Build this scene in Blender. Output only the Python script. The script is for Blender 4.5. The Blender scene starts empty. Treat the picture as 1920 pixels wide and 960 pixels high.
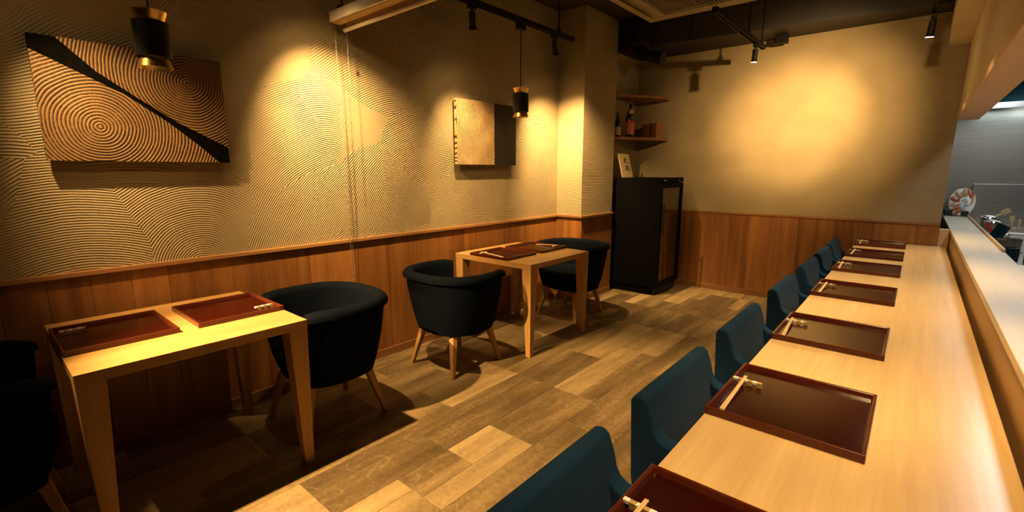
import bpy, bmesh, math, random
from mathutils import Vector, Matrix
random.seed(7)
S = bpy.context.scene
C = S.collection
PI = math.pi

# ------------------------------------------------------------------ camera
yaw, pitch = 0.70862, 0.17987
f0 = Vector((-math.sin(yaw), math.cos(yaw), 0)); r0 = Vector((math.cos(yaw), math.sin(yaw), 0)); u0 = Vector((0, 0, 1))
fw = f0*math.cos(pitch) - u0*math.sin(pitch); up = u0*math.cos(pitch) + f0*math.sin(pitch)
cd = bpy.data.cameras.new('camera'); cam = bpy.data.objects.new('camera', cd); C.objects.link(cam)
cd.sensor_width = 36; cd.lens = 36*878.95/1920; cd.clip_start = 0.02
M3 = Matrix((r0, up, -fw)).transposed()
cam.matrix_world = Matrix.Translation((0, 0, 1.36)) @ M3.to_4x4()
S.camera = cam
# ------------------------------------------------------------------ world, exposure
w = bpy.data.worlds.new('world'); S.world = w; w.use_nodes = True
w.node_tree.nodes['Background'].inputs[0].default_value = (1.0, 0.62, 0.3, 1)
w.node_tree.nodes['Background'].inputs[1].default_value = 0.004
S.view_settings.view_transform = 'Standard'; S.view_settings.look = 'None'
S.view_settings.exposure = -0.30; S.view_settings.gamma = 1.0; S.view_settings.use_curve_mapping = False
WARM = (1.0, 0.64, 0.265)
WARM2 = (1.0, 0.66, 0.28)

def light(name, kind, loc, target, power, color, parent=None, spot=90, blend=1.0, size=0.02, sx=None, sy=None):
    l = bpy.data.lights.new(name, kind); l.energy = power; l.color = color
    if kind == 'SPOT': l.spot_size = math.radians(spot); l.spot_blend = blend; l.shadow_soft_size = size
    elif kind == 'POINT': l.shadow_soft_size = size
    elif kind == 'AREA': l.shape = 'RECTANGLE'; l.size = sx; l.size_y = sy
    o = bpy.data.objects.new(name, l); C.objects.link(o)
    o.location = loc
    d = Vector(target) - Vector(loc)
    o.rotation_euler = d.to_track_quat('-Z', 'Y').to_euler()
    if parent: o.parent = parent
    return o
# large kitchen ceiling light (cool white) over the pass
light('kitchen_light', 'AREA', (0.78, 4.6, 2.40), (0.78, 4.6, 0), 26, (0.88, 0.96, 1.0), sx=0.22, sy=3.6)

# ------------------------------------------------------------------ mesh helpers
class MB:
    def __init__(s): s.v = []; s.f = []
    def add(s, v, f):
        n = len(s.v); s.v += [tuple(p) for p in v]; s.f += [tuple(i+n for i in q) for q in f]; return s
    def box(s, x0, x1, y0, y1, z0, z1):
        v = [(x, y, z) for z in (z0, z1) for y in (y0, y1) for x in (x0, x1)]
        return s.add(v, [(0,2,3,1),(4,5,7,6),(0,1,5,4),(2,6,7,3),(0,4,6,2),(1,3,7,5)])
    def hexa(s, b, t):   # bottom 4 points ccw, top 4 points ccw
        return s.add(list(b)+list(t), [(3,2,1,0),(4,5,6,7),(0,1,5,4),(1,2,6,5),(2,3,7,6),(3,0,4,7)])
    def prism(s, poly, a, b, axis='y'):
        def m(p, h):
            return {'y': (p[0], h, p[1]), 'x': (h, p[0], p[1]), 'z': (p[0], p[1], h)}[axis]
        n = len(poly)
        v = [m(p, a) for p in poly] + [m(p, b) for p in poly]
        f = [tuple(range(n-1, -1, -1)), tuple(range(n, 2*n))] + [(i, (i+1) % n, n+(i+1) % n, n+i) for i in range(n)]
        return s.add(v, f)
    def tube(s, p0, p1, ra, rb=None, n=16, cap=True):
        rb = ra if rb is None else rb
        p0 = Vector(p0); p1 = Vector(p1); d = (p1-p0).normalized()
        a = d.orthogonal().normalized(); b = d.cross(a)
        v = []
        for p, r in ((p0, ra), (p1, rb)):
            for i in range(n):
                t = 2*PI*i/n; v.append(p + a*r*math.cos(t) + b*r*math.sin(t))
        f = [(i, (i+1) % n, n+(i+1) % n, n+i) for i in range(n)]
        if cap: f += [tuple(range(n-1, -1, -1)), tuple(range(n, 2*n))]
        return s.add(v, f)
    def lathe(s, prof, c=(0, 0, 0), n=32, closed=False, axis='z'):
        v = []; m = len(prof)
        for i in range(n):
            t = 2*PI*i/n
            for r, z in prof: v.append((c[0]+r*math.cos(t), c[1]+r*math.sin(t), c[2]+z))
        f = []
        for i in range(n):
            j = (i+1) % n
            for k in range(m if closed else m-1):
                l = (k+1) % m
                f.append((i*m+k, j*m+k, j*m+l, i*m+l))
        return s.add(v, f)
    def path(s, pts, r, n=8):
        for a, b in zip(pts[:-1], pts[1:]): s.tube(a, b, r, n=n)
        return s
    def build(s, name, mat, parent=None, smooth=False, bevel=0, seg=2, loc=None):
        me = bpy.data.meshes.new(name); me.from_pydata(s.v, [], s.f); me.validate()
        bm = bmesh.new(); bm.from_mesh(me); bmesh.ops.remove_doubles(bm, verts=bm.verts, dist=1e-6)
        bmesh.ops.recalc_face_normals(bm, faces=bm.faces); bm.to_mesh(me); bm.free()
        return link(name, me, mat, parent, smooth, bevel, seg, loc)

def link(name, me, mat, parent=None, smooth=False, bevel=0, seg=2, loc=None):
    o = bpy.data.objects.new(name, me); C.objects.link(o)
    if mat and not me.materials: me.materials.append(mat)
    if smooth:
        me.polygons.foreach_set('use_smooth', [True]*len(me.polygons))
        if smooth != 2:
            try: me.set_sharp_from_angle(angle=math.radians(40))
            except Exception: pass
    if bevel:
        b = o.modifiers.new('bevel', 'BEVEL'); b.width = bevel; b.segments = seg; b.limit_method = 'ANGLE'; b.angle_limit = math.radians(35)
    if parent: o.parent = parent
    if loc: o.location = loc
    return o
def tag(o, label, cat, group=None):
    o['label'] = label; o['category'] = cat
    if group: o['group'] = group
    return o
def thing(name, label, cat, loc=(0, 0, 0), rz=0, group=None):
    o = bpy.data.objects.new(name, None); C.objects.link(o); o.location = loc; o.rotation_euler = (0, 0, rz)
    o.empty_display_size = 0.05
    return tag(o, label, cat, group)
def dup(root, loc, rz, label, group=None):
    r = root.copy(); C.objects.link(r); r.location = loc; r.rotation_euler = (0, 0, rz); r['label'] = label
    if group: r['group'] = group
    for ch in list(root.children):
        c = ch.copy(); C.objects.link(c); c.parent = r
        for g in list(ch.children):
            d = g.copy(); C.objects.link(d); d.parent = c
    return r
def struct(o, label=None):
    o['kind'] = 'structure'
    if label: o['label'] = label
    return o

# ------------------------------------------------------------------ materials
class NT:
    def __init__(s, name):
        s.m = bpy.data.materials.new(name); s.m.use_nodes = True; s.t = s.m.node_tree
        s.b = s.t.nodes['Principled BSDF']
    def n(s, ty, **kw):
        nd = s.t.nodes.new(ty)
        for k, v in kw.items():
            if isinstance(v, dict):
                for a, b in v.items(): s.set(nd.inputs[a], b)
            else: setattr(nd, k, v)
        return nd
    def set(s, inp, v):
        if isinstance(v, bpy.types.NodeSocket): s.t.links.new(v, inp)
        else: inp.default_value = v
    def math(s, op, a, b=0.0, c=0.0):
        nd = s.t.nodes.new('ShaderNodeMath'); nd.operation = op
        for i, v in enumerate((a, b, c)): s.set(nd.inputs[i], v)
        return nd.outputs[0]
    def vmath(s, op, a, b=(0, 0, 0), scale=None):
        nd = s.t.nodes.new('ShaderNodeVectorMath'); nd.operation = op
        s.set(nd.inputs[0], a); s.set(nd.inputs[1], b)
        if scale is not None: s.set(nd.inputs['Scale'], scale)
        return nd.outputs['Value'] if op in ('LENGTH', 'DISTANCE', 'DOT_PRODUCT') else nd.outputs['Vector']
    def ramp(s, fac, stops):
        nd = s.t.nodes.new('ShaderNodeValToRGB'); s.set(nd.inputs[0], fac)
        e = nd.color_ramp.elements
        while len(e) < len(stops): e.new(0.5)
        for i, (p, c) in enumerate(stops): e[i].position = p; e[i].color = (*c, 1)
        return nd.outputs[0]
    def mix(s, fac, a, b, mode='MIX'):
        nd = s.t.nodes.new('ShaderNodeMix'); nd.data_type = 'RGBA'; nd.blend_type = mode
        s.set(nd.inputs[0], fac)
        for k, v in ((6, a), (7, b)):
            if isinstance(v, tuple) and len(v) == 3: v = (*v, 1)
            s.set(nd.inputs[k], v)
        return nd.outputs[2]
    def coord(s): return s.n('ShaderNodeTexCoord').outputs['Object']
    def noise(s, vec, scale, detail=3, rough=0.5, out=0):
        nd = s.n('ShaderNodeTexNoise'); s.set(nd.inputs['Vector'], vec); nd.inputs['Scale'].default_value = scale
        nd.inputs['Detail'].default_value = detail; nd.inputs['Roughness'].default_value = rough
        return nd.outputs[out]
    def bump(s, h, strength=0.5, dist=0.002, normal=None):
        nd = s.n('ShaderNodeBump'); s.set(nd.inputs['Height'], h)
        nd.inputs['Strength'].default_value = strength; nd.inputs['Distance'].default_value = dist
        if normal is not None: s.set(nd.inputs['Normal'], normal)
        s.set(s.b.inputs['Normal'], nd.outputs[0]); return nd.outputs[0]
    def base(s, c):
        if isinstance(c, tuple) and len(c) == 3: c = (*c, 1)
        s.set(s.b.inputs['Base Color'], c); return s
    def p(s, **kw):
        for k, v in kw.items(): s.set(s.b.inputs[k.replace('_', ' ')], v)
        return s
    def rnd(s): return s.n('ShaderNodeObjectInfo').outputs['Random']

def plain(name, col, rough=0.5, metal=0.0, var=0.0, vs=20, bump=0.0, coat=0.0, spec=0.5):
    t = NT(name); t.p(Roughness=rough, Metallic=metal, Coat_Weight=coat, Specular_IOR_Level=spec)
    n = t.noise(t.coord(), vs, 3)
    lo = tuple(c*(1-var) for c in col); hi = tuple(min(1, c*(1+var)) for c in col)
    t.base(t.ramp(n, [(0.3, lo), (0.7, hi)]))
    if bump: t.bump(n, bump, 0.001)
    return t.m
def emit(name, col, strength):
    t = NT(name); t.base((0.8, 0.8, 0.8)); t.p(Emission_Color=(*col, 1), Emission_Strength=strength)
    return t.m
def wood(name, dark, light_, axis, rough=0.4, fine=1.0, rand=0.12, coat=0.0, figure=0.5, spec=0.5):
    t = NT(name); co = t.coord(); r = t.rnd()
    off = t.n('ShaderNodeCombineXYZ'); t.set(off.inputs[0], t.math('MULTIPLY', r, 13.7)); t.set(off.inputs[1], t.math('MULTIPLY', r, 7.1)); t.set(off.inputs[2], t.math('MULTIPLY', r, 29.3))
    v = t.vmath('ADD', co, off.outputs[0])
    st = [14.0, 14.0, 14.0]; st['xyz'.index(axis)] = 0.9
    v1 = t.vmath('MULTIPLY', v, tuple(st))
    a = t.noise(v1, 1.3*fine, 4, 0.55)
    st2 = [120.0]*3; st2['xyz'.index(axis)] = 4.0
    b = t.noise(t.vmath('MULTIPLY', v, tuple(st2)), 1.0*fine, 2)
    h = t.math('ADD', t.math('MULTIPLY', a, 1-0.25), t.math('MULTIPLY', b, 0.25))
    h = t.math('ADD', h, t.math('MULTIPLY', t.math('SUBTRACT', r, 0.5), rand*2))
    col = t.ramp(h, [(0.5-figure*0.36, dark), (0.5+figure*0.36, light_)])
    t.base(col); t.p(Roughness=rough, Coat_Weight=coat, Coat_Roughness=0.25, Specular_IOR_Level=spec)
    t.bump(b, 0.06, 0.0006)
    return t.m
def fabric(name, a, b, sheen=0.04, spec=0.12):
    t = NT(name); co = t.coord()
    n = t.noise(co, 420, 2); n2 = t.noise(co, 9, 3)
    k = t.math('ADD', t.math('MULTIPLY', n, 0.7), t.math('MULTIPLY', n2, 0.3))
    t.base(t.ramp(k, [(0.3, a), (0.7, b)])); t.p(Roughness=0.85, Sheen_Weight=sheen, Sheen_Roughness=0.5, Specular_IOR_Level=spec)
    t.bump(n, 0.35, 0.0015)
    return t.m
def plaster(name, mode):
    t = NT(name); co = t.coord()
    sep = t.n('ShaderNodeSeparateXYZ'); t.set(sep.inputs[0], co)
    cb = t.n('ShaderNodeCombineXYZ')
    if mode == 'arcs':
        t.set(cb.inputs[0], sep.outputs[1]); t.set(cb.inputs[1], sep.outputs[2])
        P = cb.outputs[0]
        wob = t.noise(P, 1.6, 2, out=1)
        Pw = t.vmath('ADD', P, t.vmath('SCALE', t.vmath('SUBTRACT', wob, (0.5, 0.5, 0.5)), scale=0.35))
        vo = t.n('ShaderNodeTexVoronoi'); t.set(vo.inputs['Vector'], Pw); vo.inputs['Scale'].default_value = 2.1
        vo.voronoi_dimensions = '2D'
        cc = vo.outputs['Color']; pos = vo.outputs['Position']
        cen = t.vmath('ADD', pos, t.vmath('MULTIPLY', t.vmath('SUBTRACT', cc, (0.5, 0.72, 0.5)), (1.6, 1.8, 1)))
        d = t.vmath('SUBTRACT', P, cen)
        d = t.vmath('MULTIPLY', d, (1, 1, 0))
        L = t.vmath('LENGTH', d)
        L = t.math('ADD', L, t.math('MULTIPLY', t.noise(P, 5, 2), 0.02))
        sc = t.n('ShaderNodeSeparateColor'); t.set(sc.inputs[0], cc)
        fr = t.math('MULTIPLY_ADD', sc.outputs[2], 130.0, 440.0)
        wv = t.math('SINE', t.math('MULTIPLY', L, fr))
        soft = t.noise(P, 2.3, 2)
        amp = t.ramp(soft, [(0.3, (0.35,)*3), (0.62, (1,)*3)])
        h = t.math('MULTIPLY', wv, amp)
        h = t.math('ADD', h, t.math('MULTIPLY', t.noise(P, 90, 2), 0.5))
        dist = 0.0019
    else:
        k = 0 if mode == 'flat_x' else 1
        t.set(cb.inputs[0], sep.outputs[k]); t.set(cb.inputs[1], sep.outputs[2]); P = cb.outputs[0]
        z = t.math('ADD', sep.outputs[2], t.math('MULTIPLY', t.noise(t.vmath('MULTIPLY', P, (1, 1.4, 1)), 1.1, 1), 0.5))
        wv = t.math('SINE', t.math('MULTIPLY', z, 520.0))
        soft = t.noise(P, 1.3, 2)
        amp = t.ramp(soft, [(0.35, (0.25,)*3), (0.65, (0.9,)*3)])
        h = t.math('MULTIPLY', wv, amp)
        # trowel ridges where two passes meet
        zz = t.math('FRACT', t.math('MULTIPLY', z, 2.6))
        rid = t.math('POWER', t.math('SUBTRACT', 1.0, t.math('MINIMUM', t.math('MULTIPLY', zz, 30.0), 1.0)), 2.0)
        h = t.math('ADD', h, t.math('MULTIPLY', t.math('MULTIPLY', rid, t.ramp(t.noise(P, 2.0, 1), [(0.45, (0, 0, 0)), (0.6, (1, 1, 1))])), 2.0))
        h = t.math('ADD', h, t.math('MULTIPLY', t.noise(P, 90, 2), 0.4))
        dist = 0.0017
    n = t.noise(co, 3, 3)
    t.base(t.ramp(n, [(0.3, (0.28, 0.212, 0.112)), (0.7, (0.325, 0.252, 0.138))]))
    t.p(Roughness=0.75, Specular_IOR_Level=0.25)
    t.bump(h, 0.9, dist)
    return t.m
def stone_plank(name):
    t = NT(name); co = t.n('ShaderNodeNewGeometry').outputs['Position']; r = t.rnd()
    off = t.n('ShaderNodeCombineXYZ')
    t.set(off.inputs[0], t.math('MULTIPLY', r, 31.7)); t.set(off.inputs[1], t.math('MULTIPLY', r, 17.1)); t.set(off.inputs[2], t.math('MULTIPLY', r, 9.3))
    v = t.vmath('ADD', co, off.outputs[0])
    big = t.noise(t.vmath('MULTIPLY', v, (9.0, 1.3, 1)), 1.0, 4, 0.55)
    fine = t.noise(v, 45, 4, 0.65)
    wv = t.vmath('ADD', v, t.vmath('SCALE', t.noise(v, 5, 4, 0.6, out=1), scale=0.22))
    nv = t.noise(t.vmath('MULTIPLY', wv, (5.5, 2.6, 1)), 1.0, 1)
    vein = t.math('ABSOLUTE', t.math('SUBTRACT', nv, 0.5))
    vein = t.math('SUBTRACT', 1.0, t.math('MINIMUM', t.math('MULTIPLY', vein, 110.0), 1.0))
    h = t.math('ADD', t.math('MULTIPLY', big, 0.70), t.math('MULTIPLY', fine, 0.30))
    r2 = t.math('POWER', r, 1.6)
    h = t.math('ADD', h, t.math('MULTIPLY_ADD', r2, 0.34, -0.10))
    col = t.ramp(h, [(0.22, (0.042, 0.026, 0.011)), (0.45, (0.115, 0.075, 0.032)), (0.68, (0.265, 0.182, 0.084)), (0.95, (0.44, 0.32, 0.16))])
    col = t.mix(t.math('MULTIPLY', vein, 0.13), col, (0.42, 0.34, 0.22))
    t.base(col); t.p(Roughness=t.math('MULTIPLY_ADD', fine, 0.25, 0.34), Specular_IOR_Level=0.4)
    t.bump(fine, 0.12, 0.001)
    return t.m
def rings(name, cy, cz, light_, dark, freq):
    t = NT(name); co = t.coord()
    d = t.vmath('SUBTRACT', co, (0, cy, cz)); d = t.vmath('MULTIPLY', d, (0, 1, 1))
    L = t.vmath('LENGTH', d)
    L = t.math('ADD', L, t.math('MULTIPLY', t.noise(co, 4.5, 2), 0.035))
    s = t.math('SINE', t.math('MULTIPLY', L, freq))
    g = t.noise(t.vmath('MULTIPLY', co, (1, 60, 60)), 2.0, 3)
    h = t.math('MULTIPLY_ADD', s, 0.5, 0.5)
    g2 = t.noise(co, 7, 3)
    k = t.math('ADD', t.math('ADD', h, t.math('MULTIPLY', t.math('SUBTRACT', g, 0.5), 0.9)), t.math('MULTIPLY', t.math('SUBTRACT', g2, 0.5), 0.9))
    t.base(t.ramp(k, [(0.12, dark), (0.55, light_)])); t.p(Roughness=0.6, Specular_IOR_Level=0.3)
    t.bump(h, 0.6, 0.003)
    return t.m

M = {}
M['plaster_arcs'] = plaster('combed_plaster', 'arcs')
M['plaster_x'] = plaster('combed_plaster_fine', 'flat_x')
M['plaster_y'] = plaster('combed_plaster_side', 'flat_y')
M['walnut'] = wood('walnut_board', (0.10, 0.032, 0.007), (0.37, 0.150, 0.036), 'z', 0.42, 1.0, 0.10, figure=0.85)
M['cap'] = wood('cap_wood', (0.20, 0.085, 0.025), (0.34, 0.16, 0.055), 'y', 0.4)
M['capx'] = wood('cap_wood_cross', (0.16, 0.065, 0.018), (0.28, 0.125, 0.04), 'x', 0.4)
M['beech_y'] = wood('beech_long', (0.37, 0.19, 0.058), (0.49, 0.27, 0.092), 'y', 0.38, 1.0, 0.06, coat=0.15)
M['beech_z'] = wood('beech_leg', (0.37, 0.19, 0.058), (0.49, 0.27, 0.092), 'z', 0.42, 1.0, 0.06)
M['counter'] = wood('counter_wood', (0.55, 0.37, 0.17), (0.70, 0.50, 0.25), 'y', 0.24, 0.8, 0.0, coat=0.35)
M['beam'] = wood('beam_wood', (0.52, 0.33, 0.16), (0.64, 0.44, 0.24), 'y', 0.5, 0.8, 0.0)
M['riser'] = wood('riser_wood', (0.30, 0.16, 0.055), (0.42, 0.24, 0.09), 'y', 0.4, 0.8, 0.0)
M['ledge'] = wood('ledge_wood', (0.62, 0.52, 0.38), (0.72, 0.62, 0.48), 'y', 0.35, 0.8, 0.0, coat=0.2)
M['shelf'] = wood('shelf_wood', (0.16, 0.055, 0.018), (0.30, 0.12, 0.04), 'y', 0.45)
M['boxwood'] = wood('gift_box_wood', (0.22, 0.08, 0.035), (0.34, 0.14, 0.06), 'y', 0.5)
M['stick'] = wood('chopstick_wood', (0.55, 0.36, 0.17), (0.70, 0.50, 0.28), 'x', 0.5)
M['floor'] = stone_plank('stone_look_plank')
M['tub'] = fabric('dark_navy_fabric', (0.0012, 0.0022, 0.004), (0.0032, 0.0052, 0.009), 0.0, 0.05)
M['teal'] = fabric('blue_fabric', (0.0025, 0.016, 0.042), (0.007, 0.036, 0.09))
M['black'] = plain('matt_black_paint', (0.008, 0.007, 0.006), 0.55, spec=0.15)
M['duct'] = plain('dark_painted_duct', (0.020, 0.014, 0.010), 0.6, var=0.2, vs=4)
M['ceil'] = plain('dark_ceiling', (0.025, 0.018, 0.013), 0.8, var=0.2, vs=3)
M['brass'] = plain('brushed_brass', (0.75, 0.48, 0.17), 0.28, 1.0, 0.08, 60)
M['ac'] = plain('darkened_panel_plastic', (0.34, 0.28, 0.18), 0.5, var=0.05)  # cream panel base darkened to offset bounce light from below
M['cream'] = plain('cream_plastic', (0.60, 0.52, 0.38), 0.45, var=0.05)
M['cream_dk'] = plain('shaded_louvre', (0.035, 0.028, 0.02), 0.6)
M['soffit'] = plain('painted_soffit', (0.62, 0.52, 0.35), 0.55, var=0.06, vs=2)
M['blindtan'] = plain('tan_blind_fabric', (0.45, 0.29, 0.12), 0.7, var=0.08)
M['chain_dark'] = plain('dark_bead_chain', (0.10, 0.06, 0.03), 0.4)
M['chain'] = plain('bead_chain', (0.26, 0.20, 0.12), 0.5)
M['artblack'] = plain('burnt_black_wood', (0.003, 0.0025, 0.002), 0.9, var=0.3, vs=40, bump=0.3, spec=0.02)
M['fridge'] = plain('black_cabinet', (0.002, 0.0016, 0.0016), 0.6, spec=0.05)
M['chrome'] = plain('chrome', (0.6, 0.58, 0.55), 0.2, 1.0)
M['white'] = plain('white_ceramic', (0.80, 0.77, 0.70), 0.25)
M['gold'] = plain('gilt_ceramic', (0.55, 0.38, 0.13), 0.3, 0.3)
M['blackcer'] = plain('black_ceramic', (0.02, 0.018, 0.016), 0.25)
M['paper'] = plain('paper', (0.52, 0.40, 0.22), 0.8, var=0.06)
M['ink'] = plain('ink', (0.008, 0.007, 0.006), 0.7)
M['orangelabel'] = plain('orange_label', (0.55, 0.17, 0.04), 0.6, var=0.15, vs=60)
M['redlabel'] = plain('red_label', (0.45, 0.03, 0.015), 0.6)
M['bottle'] = plain('dark_bottle_glass', (0.006, 0.007, 0.006), 0.08, coat=0.5)
M['wrap'] = plain('brown_ribbon', (0.03, 0.012, 0.008), 0.6)
M['petal_red'] = plain('rust_glaze', (0.42, 0.09, 0.03), 0.2, var=0.7, vs=60)
M['petal_tan'] = plain('tan_glaze', (0.50, 0.28, 0.13), 0.2, var=0.45, vs=60)
M['blueglaze'] = plain('blue_glaze', (0.03, 0.13, 0.24), 0.2)
M['handle_red'] = plain('red_handle', (0.55, 0.02, 0.015), 0.4)
M['plasticwhite'] = plain('white_plastic', (0.75, 0.75, 0.68), 0.4)
M['darkblue'] = plain('dark_enamel', (0.012, 0.035, 0.05), 0.15, 0.4)
def steel():
    t = NT('brushed_steel'); co = t.coord()
    n = t.noise(t.vmath('MULTIPLY', co, (1.0, 1.0, 90.0)), 2.0, 3)
    t.base(t.ramp(n, [(0.3, (0.40, 0.36, 0.31)), (0.7, (0.52, 0.48, 0.42))])); t.p(Metallic=1.0, Roughness=0.36)
    return t.m
M['steel'] = steel()
M['hood'] = plain('teal_hood', (0.012, 0.075, 0.10), 0.3, 0.6, 0.3, 5)
def lacquer(name, a, b, rough):
    t = NT(name); co = t.coord()
    n = t.noise(t.vmath('MULTIPLY', co, (1, 220, 1)), 1.5, 2)
    t.base(t.ramp(n, [(0.3, a), (0.7, b)])); t.p(Roughness=rough, Coat_Weight=0.12, Coat_Roughness=0.08, Specular_IOR_Level=0.35)
    t.bump(n, 0.12, 0.0006)
    return t.m
M['lacq'] = lacquer('red_black_lacquer', (0.016, 0.0016, 0.0008), (0.026, 0.0026, 0.0012), 0.18)
M['lacq_rim'] = lacquer('red_lacquer_rim', (0.055, 0.010, 0.004), (0.085, 0.016, 0.006), 0.2)
def glass():
    t = NT('smoked_glass'); t.base((0.75, 0.70, 0.6)); t.p(Roughness=0.03, Transmission_Weight=1.0, IOR=1.5)
    return t.m
M['glass'] = glass()
M['lamp'] = emit('lamp_glow', (1.0, 0.8, 0.5), 25.0)
M['bulb'] = emit('bulb_glow', (1.0, 0.72, 0.36), 9.0)
M['tube_white'] = emit('kitchen_tube', (0.85, 0.95, 1.0), 6.0)

# ------------------------------------------------------------------ room shell
W = -2.875; YB = 5.565; CE = 2.9; ZC = 0.703; YF = -1.9
CAP = 0.907
def bx(name, d, mat, parent=None, bevel=0, smooth=False, loc=None, seg=2): return MB().box(*d).build(name, mat, parent, smooth, bevel, seg, loc)
floor = struct(bx('floor', (-3.0, 2.8, YF-0.1, 7.8, -0.12, -0.006), M['black']), 'dark subfloor carrying stone look vinyl planks')
# individual floor planks: 0.30 m courses along Y, some split lengthwise
def plank_mesh(cache={}):
    def get(wd, ln):
        k = (round(wd, 4), round(ln, 4))
        if k not in cache:
            g = 0.0006; a, b = wd/2-g, ln/2-g; e = 0.0008
            mb = MB().hexa([(-a, -b, -0.006), (a, -b, -0.006), (a, b, -0.006), (-a, b, -0.006)], [(-a, -b, -e), (a, -b, -e), (a, b, -e), (-a, b, -e)])
            mb = MB(); mb.v = [(-a,-b,-0.006),(a,-b,-0.006),(a,b,-0.006),(-a,b,-0.006),(-a,-b,-e),(a,-b,-e),(a,b,-e),(-a,b,-e),(-a+e,-b+e,0),(a-e,-b+e,0),(a-e,b-e,0),(-a+e,b-e,0)]
            mb.f = [(0,1,5,4),(1,2,6,5),(2,3,7,6),(3,0,4,7),(4,5,9,8),(5,6,10,9),(6,7,11,10),(7,4,8,11),(8,9,10,11)]
            me = bpy.data.meshes.new('floor_plank'); me.from_pydata(mb.v, [], mb.f); me.materials.append(M['floor']); cache[k] = me
        return cache[k]
    return get
pm = plank_mesh()
rp = random.Random(11)
xs = [-2.86 + 0.0]
x_edges = [-2.875, -2.82, -2.52, -2.22, -1.92, -1.62, -1.32, -1.02, -0.72, -0.42, -0.12, 0.18, 0.262]
for ci in range(len(x_edges)-1):
    x0, x1 = x_edges[ci], x_edges[ci+1]
    y = YF - rp.choice([0, 0.3, 0.6])
    while y < YB:
        ln = rp.choice([0.6, 0.6, 0.9, 0.9])
        a, b = max(y, YF), min(y+ln, YB)
        y += ln
        if b-a < 0.02: continue
        pieces = [(x0, x1, a, b)]
        q = rp.random()
        if x1-x0 > 0.25:
            s = rp.choice([0.11, 0.18])
            if q < 0.30: pieces = [(x0, x0+s, a, b), (x0+s, x1, a, b)]
            elif q < 0.5 and b-a > 0.5:
                m = a + rp.choice([0.3, (b-a)/2])
                pieces = [(x0, x0+s, a, m), (x0, x0+s, m, b), (x0+s, x1, a, b)]
        for (p0, p1, q0, q1) in pieces:
            o = bpy.data.objects.new('floor_plank', pm(p1-p0, q1-q0)); C.objects.link(o)
            o.parent = floor; o.location = ((p0+p1)/2, (q0+q1)/2, 0)
struct(bx('ceiling', (-3.0, 2.8, YF-0.1, 7.8, CE, CE+0.1), M['ceil']), 'dark painted ceiling')
wall_left = struct(bx('wall_left', (W-0.12, W, YF, 4.078, 0, CE), M['plaster_arcs']), 'combed beige plaster wall above brown board wainscot')
wall_pillar = struct(bx('wall_pillar', (W-0.12, -2.570, 4.078, 4.71, 0, CE), M['plaster_x']), 'square plastered pillar beside black fridge')
wall_nook = struct(bx('wall_nook', (W-0.12, -2.735, 4.71, YB, 0, CE), M['plaster_y']), 'recessed plaster wall behind corner shelves')
wall_back = struct(bx('wall_back', (W-0.12, 0.188, YB, YB+0.12, 0, CE), M['plaster_x']), 'far plaster wall with brown wainscot')
struct(bx('wall_front', (W-0.12, 2.7, YF-0.1, YF, 0, CE), M['ceil']), 'dark wall behind the viewer')
wall_right = struct(bx('wall_right', (0.190, 0.31, YF, YB, 1.83, CE), M['soffit']), 'wall over the kitchen opening')
# wainscot boards: each board an own piece, children of their walls
bcache = {}
def board(parent, axis, p, a, b, z0, z1, sgn):
    # axis 'x': board lies in plane x=p, spans y a..b ; 'y': plane y=p spans x
    g = 0.0004; h = (b-a)/2-g; t = 0.008
    k = (axis, round(b-a, 4), round(z1-z0, 4), sgn)
    if k not in bcache:
        e = 0.0012; mb = MB(); H = z1-z0
        pts = [(-h, 0), (-h, t-e), (-h+e, t), (h-e, t), (h, t-e), (h, 0)]
        n = len(pts)
        def m(u, d, z): return (sgn*d, u, z) if axis == 'x' else (u, sgn*d, z)
        v = [m(u, d, 0) for u, d in pts] + [m(u, d, H) for u, d in pts]
        f = [tuple(range(n-1, -1, -1)), tuple(range(n, 2*n))] + [(i, (i+1) % n, n+(i+1) % n, n+i) for i in range(n)]
        mb.add(v, f)
        me = bpy.data.meshes.new('wainscot_board'); me.from_pydata(mb.v, [], mb.f); bm = bmesh.new(); bm.from_mesh(me)
        bmesh.ops.recalc_face_normals(bm, faces=bm.faces); bm.to_mesh(me); bm.free(); me.materials.append(M['walnut']); bcache[k] = me
    o = bpy.data.objects.new('wainscot_board', bcache[k]); C.objects.link(o); o.parent = parent
    o.location = (p, (a+b)/2, z0) if axis == 'x' else ((a+b)/2, p, z0)
def boards(parent, axis, p, a, b, sgn, wd=0.15, z0=0.06):
    n = max(1, round((b-a)/wd)); s = (b-a)/n
    for i in range(n): board(parent, axis, p, a+i*s, a+(i+1)*s, z0, CAP-0.022, sgn)
boards(wall_left, 'x', W, YF, 4.068, 1)
boards(wall_pillar, 'y', 4.078, W+0.0085, -2.570, -1)
boards(wall_pillar, 'x', -2.570, 4.070, 4.71, 1)
boards(wall_back, 'y', YB, -2.73, 0.188, -1)
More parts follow.
